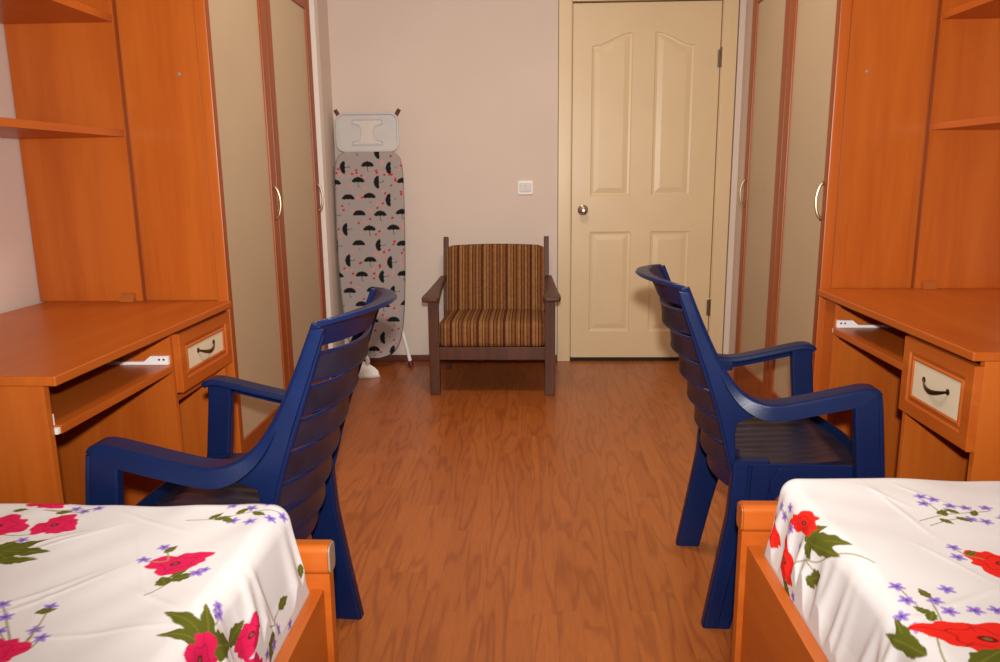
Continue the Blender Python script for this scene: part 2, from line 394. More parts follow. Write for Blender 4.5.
# ------------------------------------------------------------------ desks  (local x: sitter's right, y: into the desk, z up)
def arc_handle(bm, p0, p1, out, bow, r, n=14):
    """bow handle between p0 and p1 bulging along out"""
    p0, p1, out = Vector(p0), Vector(p1), Vector(out); pts = []; rad = []
    for k in range(n+1):
        tt = k/n; e = sin(pi*tt)**0.55
        pts.append(p0.lerp(p1, tt)+out*bow*e); rad.append(r*(1.25-.35*sin(pi*tt)))
    tube(bm, pts, r, 8, rad)
    for p in (p0, p1):
        q = out.to_track_quat('Z', 'Y').to_matrix().to_4x4(); q.translation = p
        lathe(bm, [(r*1.9, 0), (r*1.9, .002), (r*1.3, .004), (.0005, .0045)], q, 10)
def desk(label, loc, rot, L, far, p0, xd, x1, z0):
    """far: +1 if the end at x=L meets the wardrobe, -1 if the end at x=0 does; p0: start of the tray bay; xd: divider; x1: drawer end"""
    D, H = .625, .718
    t = thing('desk', label, 'desk', loc, rot, 'study desks')
    e = .0225
    out = [(0, 0), (L, 0), (L, .055), (L+e, .055), (L+e, D), (0, D)] if far > 0 else [(0, 0), (L, 0), (L, D), (-e, D), (-e, .055), (0, .055)]
    b = B(); prism(b, out, lambda a, c, d: (a, c, H-.022+d), .022, .0035, 3); obj('desktop', b, 'laminate_along_x', t)
    b = B(); box(b, .004, .022, .03, D-.005, 0, H-.022, .001)
    if p0 > .03: box(b, .022, p0, .03, .048, 0, H-.022, .001)
    obj('side_panel', b, 'laminate_vertical', t)
    b = B(); box(b, L-.022, L-.004, .03, D-.005, 0, H-.022, .001); obj('side_panel', b, 'laminate_vertical', t)
    b = B(); box(b, xd, xd+.018, .03, D-.005, 0, H-.022, .001); obj('divider_panel', b, 'laminate_vertical', t)
    b = B(); box(b, .022, xd, D-.03, D-.012, .30, H-.022, .001); box(b, xd+.018, L-.022, D-.03, D-.012, .02, H-.022, .001)
    obj('back_panel', b, 'laminate_along_x', t)
    b = B(); box(b, xd+.018, L-.022, .06, D-.03, .47, .486, .001); obj('drawer_bottom_shelf', b, 'laminate_along_x', t)
    # keyboard tray on white runners
    b = B(); box(b, p0+.012, xd-.012, .022, .40, .582, .602, .002); obj('keyboard_tray', b, 'laminate_along_x', t)
    for xa, sg in ((p0, 1), (xd, -1)):
        r = B(); prism(r, [(.035, .602), (.40, .602), (.40, .611), (.105, .611), (.085, .627), (.035, .627)],
                       lambda a, c, d, xa=xa, sg=sg: (xa+sg*d, a, c), .012, .001)
        ro = obj('tray_runner', r, 'white_metal', t); ro['label'] = 'white metal runner'
        for yy in (.047, .060):
            r = B(); lathe(r, [(.0032, 0), (.0032, .001), (.0005, .0012)], Matrix.Translation((xa+sg*.012, yy, .617)) @ Matrix.Rotation(sg*pi/2, 4, 'Y'), 8)
            obj('screw', r, 'bronze', ro)
    b = B(); box(b, p0+.001, p0+.011, .024, .05, .584, .598, .001); o = obj('runner_clip', b, 'white_plastic', t); o['label'] = 'small white clip'
    # drawer: framed front, cream inset, bow handle
    x0, z1, yo = xd+.014, .684, .010
    b = B(); P = [(x0, z0), (x1, z0), (x1, z1), (x0, z1)]
    def ring(P, y): return [b.verts.new((a, y+yo, c)) for a, c in P]
    seq = [(0, .020), (0, .002), (.002, 0), (.034, 0), (.037, .005), (.044, .006), (.048, .002), (.052, .002), (.056, .009)]
    prev = None
    for d, y in seq:
        cur = ring(inset_poly(P, d), y)
        if prev:
            for i in range(4): b.faces.new((prev[i], prev[(i+1) % 4], cur[(i+1) % 4], cur[i]))
        else: first = cur
        prev = cur
    b.faces.new(prev); b.faces.new(first)
    box(b, x0+.03, x1-.03, .028+yo, .45, z0+.02, z1-.03)
    dr = obj('drawer', b, 'laminate_along_x', t, angle=20)
    b = B(); box(b, x0+.0545, x1-.0545, .0055+yo, .010+yo, z0+.0545, z1-.0545, .001); q = obj('drawer_panel', b, 'drawer_cream', dr); q['label'] = 'cream drawer panel'
    cx = (x0+x1)/2; cz = (z0+z1)/2; b = B(); rings = []
    # flat bow handle: broad strap, thickest in the middle, sagging slightly
    for k in range(21):
        f = k/20; m = sin(pi*f); x = cx-.058+.116*f; y = .0055+yo-.015*m**.7; z = cz+.010-.014*m
        h = .003+.0035*m; th = .0022+.0006*m
        rings.append([Vector((x, y+th*cos(w)*.9, z+h*sin(w))) for w in [2*pi*i/10 for i in range(10)]])
    loft(b, rings)
    for f in (-1, 1): lathe(b, [(.008, 0), (.008, .0015), (.005, .003), (.0005, .0032)], Matrix.Translation((cx+f*.057, .0055+yo, cz+.010)) @ Matrix.Rotation(pi/2, 4, 'X'), 12)
    q = obj('drawer_handle', b, 'bronze', dr); q['label'] = 'dark bronze bow handle'
    return t
desk('orange laminate study desk at left with a small drawer and empty keyboard tray', (-.981, 1.497, 0), pi/2, .955, 1, .022, .570, .951, .514)
desk('orange laminate study desk at right with a small drawer and empty keyboard tray', (.983, 2.657, 0), -pi/2, .949, -1, .087, .599, .945, .482)

# ------------------------------------------------------------------ shelf units standing on the desks
def shelf_unit(label, loc, rot, wall_y, far_x, dep):
    """same frame as its desk; far_x: x of the end panel beside the wardrobe"""
    t = thing('shelf_unit', label, 'shelf unit', loc, rot, 'shelf units above the desks')
    ztop = 1.66+.34
    xs = (far_x, .006 if far_x > .5 else .938)
    yf = wall_y-dep
    for i, xa in enumerate(xs):
        b = B(); box(b, xa, xa+.018, yf, wall_y, 0, ztop-.718, .0015); obj('side_panel', b, 'laminate_vertical', t)
        b = B(); box(b, xa-.0005, xa+.0185, yf-.002, yf+.001, 0, ztop-.718, .0005); o = obj('shaded_edge_strip', b, 'door_rail_brown', t); o['label'] = 'edge strip, grazing shade as darker brown'  # dark brown colour stands for grazing shade on the panel edge
    lo, hi = min(xs)+.018, max(xs)
    for z in (1.242, 1.584, ztop-.02):
        b = B(); box(b, lo, hi, yf+.004, wall_y, z-.718, z-.718+.022, .002); obj('shelf', b, 'laminate_along_x', t)
    b = B(); box(b, lo, hi, wall_y-.02, wall_y-.004, 1.61-.718, ztop-.74, .001); obj('back_board', b, 'laminate_along_x', t)
    s = -1 if far_x > .5 else 1
    xa = far_x if s < 0 else far_x+.018
    b = B(); prism(b, [(0, 0), (s*.024, 0), (s*.024, .008), (s*.008, .026), (0, .026)], lambda a, c, d: (xa+a, yf+.022+d, c), .045, .001)
    obj('corner_block', b, 'laminate_edge', t)
    return t
shelf_unit('open orange laminate shelf unit standing on the left desk', (-.981, 1.497, .718), pi/2, .645, .959, .349)
shelf_unit('open orange laminate shelf unit standing on the right desk', (.983, 2.657, .718), -pi/2, .645, -.0205, .322)

# ------------------------------------------------------------------ wardrobes
def wardrobe(label, side, ya, ym, yb, handles):
    """side -1: against left wall. front at x=side*.99; ya<ym<yb door limits; handles: y of each"""
    t = thing('wardrobe', label, 'wardrobe', (side*1.31, (ya+yb)/2, 0), 0, 'wardrobes')
    ox, oy = side*1.31, (ya+yb)/2
    def X(v): return side*v-ox
    def bx(bm, xa, xb, y0, y1, z0, z1, bev=.001, seg=2):
        p, q = sorted((X(xa), X(xb))); box(bm, p, q, y0-oy, y1-oy, z0, z1, bev, seg)
    T = 2.16
    b = B()
    bx(b, 1.037, 1.622, ya+.025, ya+.045, 0, T); bx(b, 1.037, 1.622, yb-.02, yb, 0, T)
    bx(b, 1.037, 1.622, ya+.04, yb-.02, T-.02, T); bx(b, 1.037, 1.622, ya+.04, yb-.02, .08, .10); bx(b, 1.60, 1.622, ya+.04, yb-.02, .1, T-.02)
    obj('carcass', b, 'laminate_vertical', t)
    b = B(); bx(b, 1.036, 1.056, ya+.03, yb-.005, 0, .092); obj('plinth', b, 'laminate_along_y', t)
    b = B()
    lathe(b, [(.006, 0), (.006, .0015), (.003, .003), (.0005, .003)], Matrix.Translation((X(1.10), ya+.025-oy, 1.433)) @ Matrix.Rotation(radians(90), 4, 'X'), 12)
    obj('screw_cap', b, 'cap_grey', t)
    for (y0, y1), hy in zip(((ya, ym), (ym, yb)), handles):
        z0, z1 = .097, T-.005
        s0, s1 = (.034 if side < 0 else .040) if y0 == ya else .062, .062
        b = B()
        y0 += .0015; y1 -= .0015
        bx(b, .99, 1.029, y0, y0+s0, z0, z1, .006, 2); bx(b, .99, 1.029, y1-s1, y1, z0, z1, .006, 2)
        bx(b, .992, 1.027, y0+s0-.006, y1-s1+.006, z0+.002, .226, .006, 3)
        bx(b, .992, 1.027, y0+s0-.006, y1-s1+.006, 1.835, z1-.002, .006, 3)
        d = obj('wardrobe_door', b, 'door_rail_brown', t); d['label'] = 'brown framed wardrobe door'; d.data.materials.append(MATS['laminate_vertical'])
        for p in d.data.polygons: p.material_index = 1 if p.normal.y < -.8 and p.center.y < ya-oy+.01 else 0
        b = B(); bx(b, .999, 1.015, y0+s0-.004, y1-s1+.004, .222, 1.839, .001); q = obj('door_panel', b, 'wardrobe_panel', d); q['label'] = 'plain beige door panel'
        b = B(); arc_handle(b, (X(.9895), hy-oy, 1.075), (X(.9895), hy-oy, .955), (-side, 0, 0), .020, .0045); q = obj('door_handle', b, 'brass', d); q['label'] = 'pale brass bow handle'
    return t
wardrobe('two-door wardrobe with beige panels beyond the left desk, beside the ironing board', -1, 2.4555, 3.022, 3.635, (2.985, 3.60))
wardrobe('two-door wardrobe with beige panels beyond the right desk, beside the cream door', 1, 2.660, 3.172, 3.700, (2.698, 3.668))

# ------------------------------------------------------------------ plastic armchairs (local x: forward, y: lateral, origin between the rear feet)
def back_u(s, z):
    """rear-facing surface of the backrest: u at lateral s in [-1,1] and height z"""
    zz = [.36, .44, .55, .66, .76, .826, .86, .90]
    us = [.058, .038, .003, -.037, -.075, -.100, -.117, -.134]
    if z <= zz[0]: u = us[0]
    elif z >= zz[-1]: u = us[-1]
    else:
        i = max(k for k in range(len(zz)-1) if zz[k] <= z); tt = (z-zz[i])/(zz[i+1]-zz[i]); u = us[i]+(us[i+1]-us[i])*tt
    bulge = .050 if z < .81 else .050+.05*(z-.81)
    return u-bulge*(1-s*s)
def back_w(z): return .190+.018*min(1, max(0, (z-.4)/.3))
def slab(bm, s0, s1, zf0, zf1, th, ns=22, nz=3, lean=0.0):
    """curved slat between lower edge zf0(s) and upper edge zf1(s); lean pushes the lower edge to the rear"""
    rings = []
    for i in range(ns+1):
        s = s0+(s1-s0)*i/ns; fr = []; bk = []
        for j in range(nz+1):
            tt = j/nz; z = zf0(s)+(zf1(s)-zf0(s))*tt
            u = back_u(s, z)-lean*(1-tt)**1.4*(1-.7*s*s)
            fr.append(Vector((u+th, s*back_w(z), z))); bk.append(Vector((u, s*back_w(z), z)))
        rings.append(bk+fr[::-1])
    loft(bm, rings)
def arch(s): return (max(0, 1-s*s))**.8
def make_chair(label, loc, rot):
    t = thing('plastic_armchair', label, 'chair', loc, rot, 'blue plastic armchairs at the desks')
    b = B()
    n = 6; lo, hi = .395, .804; pitch = (hi-lo)/n; sl = B()
    for k in range(n):
        za, zb = lo+pitch*k+.009, lo+pitch*(k+1)-.008
        slab(sl, -1, 1, lambda s, z=za: z-.012*(1-s*s), lambda s, z=zb: z-.012*(1-s*s), .006, nz=5, lean=.013)
        for zz, ln in ((za, .013), (zb, 0)):        # rolled edges
            tube(b, [Vector((back_u(s, zz-.012*(1-s*s))-ln*(1-.7*s*s)+.003, s*back_w(zz), zz-.012*(1-s*s))) for s in [q/12 for q in range(-12, 13)]], .0042, 6)
    # top band, with a lip folded over to the rear, widest in the middle
    slab(b, -1, 1, lambda s: .810-.006*arch(s), lambda s: .850+.010*arch(s), .007, ns=30, nz=7)
    rings = []
    for k in range(-20, 21):
        s = k/20; z0 = .850+.010*arch(s); u0 = back_u(s, z0)+.007; w = s*.212; ex = .008+.027*arch(s)
        rings.append([Vector((u0, w, z0)), Vector((u0-.002, w, z0+.005)), Vector((u0-ex*.5, w, z0+.010)), Vector((u0-ex, w, z0+.008)), Vector((u0-ex-.004, w, z0+.002)), Vector((u0-ex, w, z0-.001)), Vector((u0-ex*.5, w, z0+.003))])
    loft(b, rings)
    slab(b, -1, 1, lambda s: .335, lambda s: .395-.012*(1-s*s), .007, nz=2)
    # uprights that carry the back and end in the rear legs
    front = smooth_curve([(-.102, .852, 0), (-.064, .760, 0), (-.022, .675, 0), (.020, .615, 0), (.062, .588, 0), (.105, .582, 0)], 6)
    poly = [(p.x, p.y-.004) for p in front]+[(.105, .552), (.060, .548), (.024, .534), (.020, .50), (.026, .43), (.060, .36), (.032, .36), (.012, .44), (-.017, .55), (-.054, .66), (-.092, .76), (-.126, .850)]
    for s in (-1, 1):
        prism(b, poly, lambda a, c, d, s=s: (a, s*(.200+d+.010*(c-.4)/.4), c), .020, .003)
        tube(b, smooth_curve([(-.118, s*.216, .838), (-.066, s*.215, .69), (-.020, s*.213, .56), (.012, s*.209, .44), (.033, s*.208, .37)], 4), .0070, 8)
    obj('backrest', b, 'navy_plastic', t)
    o = obj('back_slats', sl, 'brownish_plastic', t); o['label'] = 'dull brownish slats'
    # seat: dished grid with shallow front-to-back channels, solid, with rolled front edge
    b = B(); nu, nv = 34, 40; rings = []
    for i in range(nu+1):
        uu = i/nu; u = .020+.318*uu; rt = []; rb = []
        wd = .203+.022*sin(pi*min(1, uu*1.1))
        for j in range(nv+1):
            s = -1+2*j/nv
            uo = u+(.028*(1-s*s) if uu > .5 else 0)*(uu-.5)*2
            z = .432-.016*(1-s*s)*(1-.4*uu)+(.010*uu if uu < .8 else .008-.03*(uu-.8)/.2)
            if abs(s) < .8 and .1 < uu < .9: z -= .0035*(0.5+0.5*cos(s*34))
            rt.append(Vector((uo, s*wd, z))); rb.append(Vector((uo-.002, s*wd*.99, z-.008)))
        rings.append(rt+rb[::-1])
    loft(b, rings)
    o = obj('seat', b, 'brownish_plastic', t); o['label'] = 'dull dusty seat with shallow channels'
    b = B()
    for s in (-1, 1):
        top_ = [(.022, .432), (.15, .436), (.31, .432)]
        ar = smooth_curve([(.31, .388, 0), (.24, .386, 0), (.17, .376, 0), (.128, .352, 0), (.108, .300, 0)], 5)
        prism(b, top_+[(p.x, p.y) for p in ar]+[(.045, .300)], lambda a, c, d, s=s: (a, s*(.213+d), c), .014, .003)
        prism(b, [(.112, .345), (.150, .388), (.165, .425), (.125, .425), (.105, .38)], lambda a, c, d, s=s: (a, s*(.226+d), c), .006, .002)
    rings = []
    for k in range(17):
        s = -1+k/8; u = .330+.028*(1-s*s)
        rings.append([Vector((u, s*.2, .432)), Vector((u+.012, s*.2, .425)), Vector((u+.012, s*.2, .385+.012*(1-s*s))), Vector((u, s*.2, .385+.012*(1-s*s)))])
    loft(b, rings); obj('apron', b, 'navy_plastic', t)
    for s in (-1, 1):
        # arm: one ribbon running down the front of the upright, sweeping into the flat arm and over the post
        b = B()
        path = smooth_curve([(-.104, .856, 0), (-.064, .762, 0), (-.022, .677, 0), (.020, .617, 0), (.062, .590, 0), (.108, .585, 0), (.17, .596, 0), (.24, .612, 0), (.295, .624, 0), (.318, .624, 0), (.329, .620, 0), (.334, .613, 0)], 6)
        rings = []; N_ = len(path)
        for i, p in enumerate(path):
            dn = path[min(i+1, N_-1)]-path[max(i-1, 0)]; dn.normalize(); nx, nz = -dn.y, dn.x
            tt = min(1, max(0, (p.x+.03)/.13)); tt = tt*tt*(3-2*tt)
            ow = .222+.036*tt; wd = .020+.034*tt; lip = (.012+.022*tt)*(1-.85*max(0, min(1, (p.x-.285)/.045)))
            sec = [(ow-wd, -.001), (ow-wd+.004, .005), (ow-.007, .005), (ow-.002, .003), (ow, -.003), (ow+.003, -lip), (ow-.003, -lip-.002), (ow-.006, -.008), (ow-wd, -.008)]
            rings.append([Vector((p.x+nx*h, s*a, p.y+nz*h)) for a, h in sec])
        loft(b, rings); obj('armrest', b, 'navy_plastic', t, angle=50)
        # front leg doubles as arm post: channel with a raised outer rim
        b = B(); rings = []
        for z, u0, u1, yo, th in ((.614, .276, .336, .258, .026), (.57, .278, .338, .258, .024), (.43, .292, .352, .260, .030), (.40, .296, .356, .260, .034), (.20, .312, .364, .266, .032), (0, .326, .374, .272, .030)):
            sec = rrect(u1-u0, th, .006, 3, (u0+u1)/2, yo-th/2); rings.append([Vector((a, s*c, z)) for a, c in sec])
        loft(b, rings)
        tube(b, [(.331, s*.256, .61), (.336, s*.257, .57), (.350, s*.259, .43), (.362, s*.265, .2), (.372, s*.271, .004)], .0055, 8)
        obj('leg', b, 'navy_plastic', t)
        b = B(); rings = []
        for z, u0, u1, yo, th in ((.44, .018, .105, .226, .030), (.38, .016, .110, .229, .034), (.30, .012, .098, .232, .038), (.15, -.012, .062, .232, .036), (0, -.037, .032, .234, .034)):
            sec = rrect(u1-u0, th, .007, 3, (u0+u1)/2, yo-th/2); rings.append([Vector((a, s*c, z)) for a, c in sec])
        loft(b, rings)
        tube(b, [(.058, s*.228, .43), (.052, s*.231, .30), (.02, s*.231, .15), (-.006, s*.233, .004)], .0055, 8)
        obj('leg', b, 'navy_plastic', t)
    return t
chair_left = make_chair('navy blue plastic armchair turned to the left desk, behind the pink-flowered bed', (-.485, 1.572, 0), radians(177.0))
chair_right = copy_tree(chair_left)
chair_right.location = (.471, 1.985, 0); chair_right.rotation_euler = (0, 0, radians(-2.0))
chair_right['label'] = 'navy blue plastic armchair turned to the right desk, behind the red-flowered bed'

# ------------------------------------------------------------------ wooden armchair with striped cushions
def cushion(bm, w, d, h, r, pw=.012, nseg=14, mat=None):
    """pillow-like rounded block, w (x) d (y) h (z), puffed faces, centred"""
    t = bmesh.new(); bmesh.ops.create_cube(t, size=1)
    bmesh.ops.subdivide_edges(t, edges=list(t.edges), cuts=nseg, use_grid_fill=True)
    for v in t.verts:
        p = v.co*2
        q = Vector((p.x*w/2, p.y*d/2, p.z*h/2)); core = Vector((max(-w/2+r, min(w/2-r, q.x)), max(-d/2+r, min(d/2-r, q.y)), max(-h/2+r, min(h/2-r, q.z))))
        n = q-core
        if n.length > 0: q = core+n.normalized()*r if n.length > r*.2 else q
        q.z += pw*(1-p.x**2)*(1-p.y**2)*(1 if p.z > 0 else -1)*abs(p.z)
        q.y += pw*.6*(1-p.x**2)*(1-p.z**2)*(1 if p.y > 0 else -1)*abs(p.y)
        v.co = q
    merge(bm, t, mat)
def armchair():
    ox, oy = -.200, 3.80
    t = thing('armchair', 'low dark wooden armchair with brown striped cushions against the back wall', 'armchair', (ox, oy, 0))
    W = .320
    for s in (-1, 1):
        b = B(); box(b, s*W-(.052 if s > 0 else 0), s*W+(0 if s > 0 else .052), 0, .035, 0, .492, .004); obj('leg', b, 'armchair_wood', t)
        # rear leg continues up as the back post
        b = B(); xi = s*.286
        prism(b, [(.545, 0), (.585, 0), (.545, .30), (.555, .42), (.628, .758), (.592, .766), (.515, .42), (.500, .28)],
              lambda a, c, d: (xi-.014+d, a, c), .028, .004); obj('back_post', b, 'armchair_wood', t)
        # armrest: shaped board, wider at the front, rounded nose
        b = B()
        out = smooth_curve([(s*.342, -.045, 0), (s*.348, 0, 0), (s*.340, .10, 0), (s*.328, .30, 0), (s*.318, .50, 0), (s*.315, .535, 0)], 4)
        inn = smooth_curve([(s*.278, .535, 0), (s*.276, .3, 0), (s*.264, .08, 0), (s*.258, -.02, 0), (s*.270, -.045, 0)], 4)
        prism(b, [(p.x, p.y) for p in out]+[(p.x, p.y) for p in inn], lambda a, c, d: (a, c, .490+.038*max(0, c+.05)/.6+d), .024, .007, 3)
        obj('armrest', b, 'armchair_wood', t)
        b = B(); box(b, s*.300-.011, s*.300+.011, .03, .53, .20, .262, .003); obj('side_rail', b, 'armchair_wood', t)
    b = B(); box(b, -.275, .275, .006, .030, .186, .252, .003); obj('front_rail', b, 'armchair_wood', t)
    b = B(); box(b, -.262, .262, .53, .552, .20, .25, .003); obj('rear_rail', b, 'armchair_wood', t)
    b = B(); box(b, -.262, .262, .596, .612, .655, .70, .003); box(b, -.262, .262, .545, .560, .45, .49, .003); obj('back_slat', b, 'armchair_wood', t)
    b = B(); box(b, -.29, .29, .03, .53, .225, .24, .002); obj('seat_board', b, 'armchair_wood', t)
    b = B(); cushion(b, .552, .52, .138, .034, .010, 16, Matrix.Translation((0, .265, .306)) @ Matrix.Rotation(radians(-2), 4, 'X')); obj('seat_cushion', b, 'stripes', t, angle=80)
    b = B(); cushion(b, .552, .10, .385, .028, .012, 14, Matrix.Translation((0, .5, .528)) @ Matrix.Rotation(radians(-12), 4, 'X')); obj('back_cushion', b, 'stripes', t, angle=80)
armchair()

# ------------------------------------------------------------------ printed surfaces: colour attribute computed in the cloth's own coordinates
def lin(c): return tuple(((v/255)/12.92 if v/255 <= .04045 else ((v/255+.055)/1.055)**2.4) for v in c)
def set_print(o, cols):
    me = o.data; a = me.color_attributes.new('print', 'FLOAT_COLOR', 'POINT')
    arr = np.ones((len(me.vertices), 4), np.float32); arr[:, :3] = cols; a.data.foreach_set('color', arr.ravel())

# ------------------------------------------------------------------ ironing board leaning at the left end of the back wall
def ironing_board():
    tilt = radians(3.2)
    t = thing('ironing_board', 'ironing board with umbrella-print cover leaning upright against the back wall', 'ironing board', (-.921, 4.372, 0), 0)
    R = Matrix.Rotation(-tilt, 4, 'X')
    def P(a, c, d): return R @ Vector((a, d, c))          # a across, c up along board, d towards wall
    # board outline (front view): square shoulders at the top, rounded nose at the bottom
    left = smooth_curve([(-.035, .060, 0), (-.115, .092, 0), (-.158, .190, 0), (-.183, .400, 0), (-.197, .700, 0), (-.198, 1.02, 0), (-.192, 1.17, 0), (-.168, 1.225, 0), (-.135, 1.245, 0)], 6)
    right = smooth_curve([(.135, 1.245, 0), (.168, 1.225, 0), (.190, 1.17, 0), (.197, 1.02, 0), (.196, .700, 0), (.186, .40, 0), (.162, .190, 0), (.112, .092, 0), (.035, .060, 0)], 6)
    out = [(p.x, p.y) for p in left]+[(p.x, p.y) for p in right]
    # cover: fine front grid clipped by outline scanlines, rim and back
    zs = np.linspace(.0605, 1.2445, 420)
    L_ = np.array([(p.y, p.x) for p in left]); Rr = np.array([(p.y, p.x) for p in right[::-1]])
    xl = np.interp(zs, L_[:, 0], L_[:, 1]); xr = np.interp(zs, Rr[:, 0], Rr[:, 1])
    nx = 130; b = B(); cols = []; rows = []
    for z, p, q in zip(zs, xl, xr):
        row = []
        for k in range(nx+1):
            tt = k/nx; x = p+(q-p)*tt
            e = min(abs(x-p), abs(q-x), z-.05, 1.255-z); d = -.012+.010*max(0, 1-e/.014)**2
            row.append(b.verts.new(P(x, z, d))); cols.append((x, z))
        rows.append(row)
    for i in range(len(rows)-1):
        for k in range(nx): b.faces.new((rows[i][k], rows[i][k+1], rows[i+1][k+1], rows[i+1][k]))
    edge = [r[0] for r in rows]+[v for v in rows[-1][1:-1]]+[r[-1] for r in rows[::-1]]+[v for v in rows[0][1:-1]][::-1]
    ec = [cols[i*(nx+1)] for i in range(len(rows))]+cols[-nx:-1]+[cols[i*(nx+1)+nx] for i in range(len(rows))][::-1]+cols[1:nx][::-1]
    bk = [b.verts.new(P(x, z, .014)) for x, z in ec]
    for i in range(len(edge)): b.faces.new((edge[i], edge[(i+1) % len(edge)], bk[(i+1) % len(bk)], bk[i]))
    b.faces.new(bk)
    pts = np.array(cols+ec)
    o = obj('board_cover', b, 'printed_board_cover', t, angle=50)
    G = np.array(lin((163, 153, 150))); col = np.tile(G, (len(pts), 1))
    x, z = pts[:, 0], pts[:, 1]
    rng = random.Random(11); K = np.array(lin((22, 22, 24))); RED = lin((190, 30, 40)); PINK = lin((214, 140, 138))
    # umbrellas on a loose half-drop repeat, alternately upright and turned
    um = []
    for r in range(14):
        for c in range(-2, 3):
            cx = c*.128+(.064 if r % 2 else 0)+rng.uniform(-.008, .008); cz = .10+r*.088+rng.uniform(-.008, .008)
            um.append((cx, cz, [0, pi/2][(r+c) % 2] if (c+r) % 3 else 0))
    for cx, cz, a in um:
        ux = (x-cx)*cos(a)+(z-cz)*sin(a); uz = -(x-cx)*sin(a)+(z-cz)*cos(a)
        dome = (ux**2/.037**2+uz**2/.030**2 < 1) & (uz > -.0015+.0035*np.abs(np.sin(ux*pi/.022)))
        stem = (np.abs(ux) < .0011) & (uz > -.022) & (uz < 0)
        hook = (np.abs(np.hypot(ux-.004, uz+.022)-.004) < .0011) & (uz < -.021)
        col[dome | stem | hook] = K
        spike = (np.abs(ux) < .001) & (uz > .02) & (uz < .034); col[spike] = K
    for i in range(230):
        cx, cz = rng.uniform(-.19, .19), rng.uniform(.08, 1.23)
        if any(abs(cx-u[0]) < .036 and abs(cz-u[1]) < .036 for u in um): continue
        rr = .0068; d = np.hypot(x-cx, (z-cz)*1.1) < rr
        d |= np.hypot(x-cx-.003, z-cz-.003) < rr*.7
        col[d] = np.array(RED if i % 2 else PINK)
    set_print(o, col)
    # iron rest: rounded tray at the top with an I-shaped opening showing through and a raised rim
    b = B(); w, h, cz = .345, .205, 1.352
    outer = rrect(w, h, .045, 7, 0, cz)
    prism(b, outer, lambda a, c, d: P(a, c, -.004+d), .012, .004)
    tube(b, [P(a, c, -.006) for a, c in outer+outer[:1]], .0075, 8)
    io = [(-.085, .07), (.085, .07), (.085, .045), (.045, .035), (.035, .015), (.035, -.015), (.045, -.04), (.085, -.052), (.085, -.068), (-.085, -.068), (-.085, -.052), (-.045, -.044), (-.036, -.02), (-.036, .02), (-.045, .04), (-.085, .05)]
    tube(b, [P(a, c+cz, -.005) for a, c in io+io[:1]], .0042, 8)
    o = obj('iron_rest', b, 'grey_plastic', t); o['label'] = 'pale grey iron rest tray'
    b = B(); prism(b, [(a*.9, c*.93+cz) for a, c in io], lambda a, c, d: P(a, c, -.0055+d), .003, 0); o = obj('rest_inlay', b, 'light_grey_plastic', t)
    # folded tubular legs behind the board, red end caps on top and below
    b = B(); tube(b, [P(-.150, 1.43, .035), P(.19, .10, .035), P(.205, .030, .030)], .011, 10); obj('leg', b, 'white_metal', t)
    b = B(); tube(b, [P(.150, 1.43, .055), P(-.10, .10, .055), P(-.115, .020, .055)], .011, 10); obj('leg', b, 'white_metal', t)
    for p, q in ((P(.2035, .036, .030), P(.212, .006, .026)), (P(-.114, .034, .055), P(-.118, .006, .055))):
        b = B(); tube(b, [p, q], .015, 12); o = obj('foot_cap', b, 'dark_red_rubber', t); o['label'] = 'dark red rubber foot cap'
    for s in (-1, 1):
        b = B(); tube(b, [P(s*.152, 1.430, .012), P(s*.166, 1.452, .010), P(s*.182, 1.478, .008)], .010, 10, [.008, .011, .011]); o = obj('tip_cap', b, 'dark_red_rubber', t); o['label'] = 'dark red end cap'
ironing_board()

# ------------------------------------------------------------------ iron standing on the floor
def iron():
    t = thing('clothes_iron', 'white clothes iron on the floor beneath the ironing board', 'iron', (-.962, 4.175, 0), radians(-8))
    def foot(k):                                        # teardrop outline, nose at +x
        o = []
        for i in range(32):
            a = 2*pi*i/32; xx = cos(a); yy = sin(a)
            wy = .054*(1-max(0, xx)**1.5*.85)
            o.append((xx*.112*k, yy*wy*k))
        return o
    b = B(); loft(b, [[Vector((a, c, z)) for a, c in foot(k)] for k, z in ((.96, 0), (1, .004), (1, .010), (.97, .014))]); o = obj('soleplate', b, 'light_grey_plastic', t)
    b = B(); rings = []
    for k, z, sh in ((.96, .014, 0), (.95, .035, -.002), (.84, .055, -.010), (.66, .075, -.022), (.48, .090, -.034), (.30, .098, -.045)):
        rings.append([Vector((a+sh, c*.95, z)) for a, c in foot(k)])
    loft(b, rings); obj('body', b, 'white_plastic', t)
    b = B(); tube(b, smooth_curve([(.035, 0, .060), (.045, 0, .095), (.02, 0, .122), (-.04, 0, .128), (-.085, 0, .115), (-.095, 0, .075), (-.085, 0, .035)], 5), .013, 12); obj('handle', b, 'white_plastic', t)
    b = B(); lathe(b, [(.018, 0), (.018, .006), (.014, .009), (.001, .009)], Matrix.Translation((-.02, 0, .097)), 16); obj('dial', b, 'grey_plastic', t)
    return t
iron()

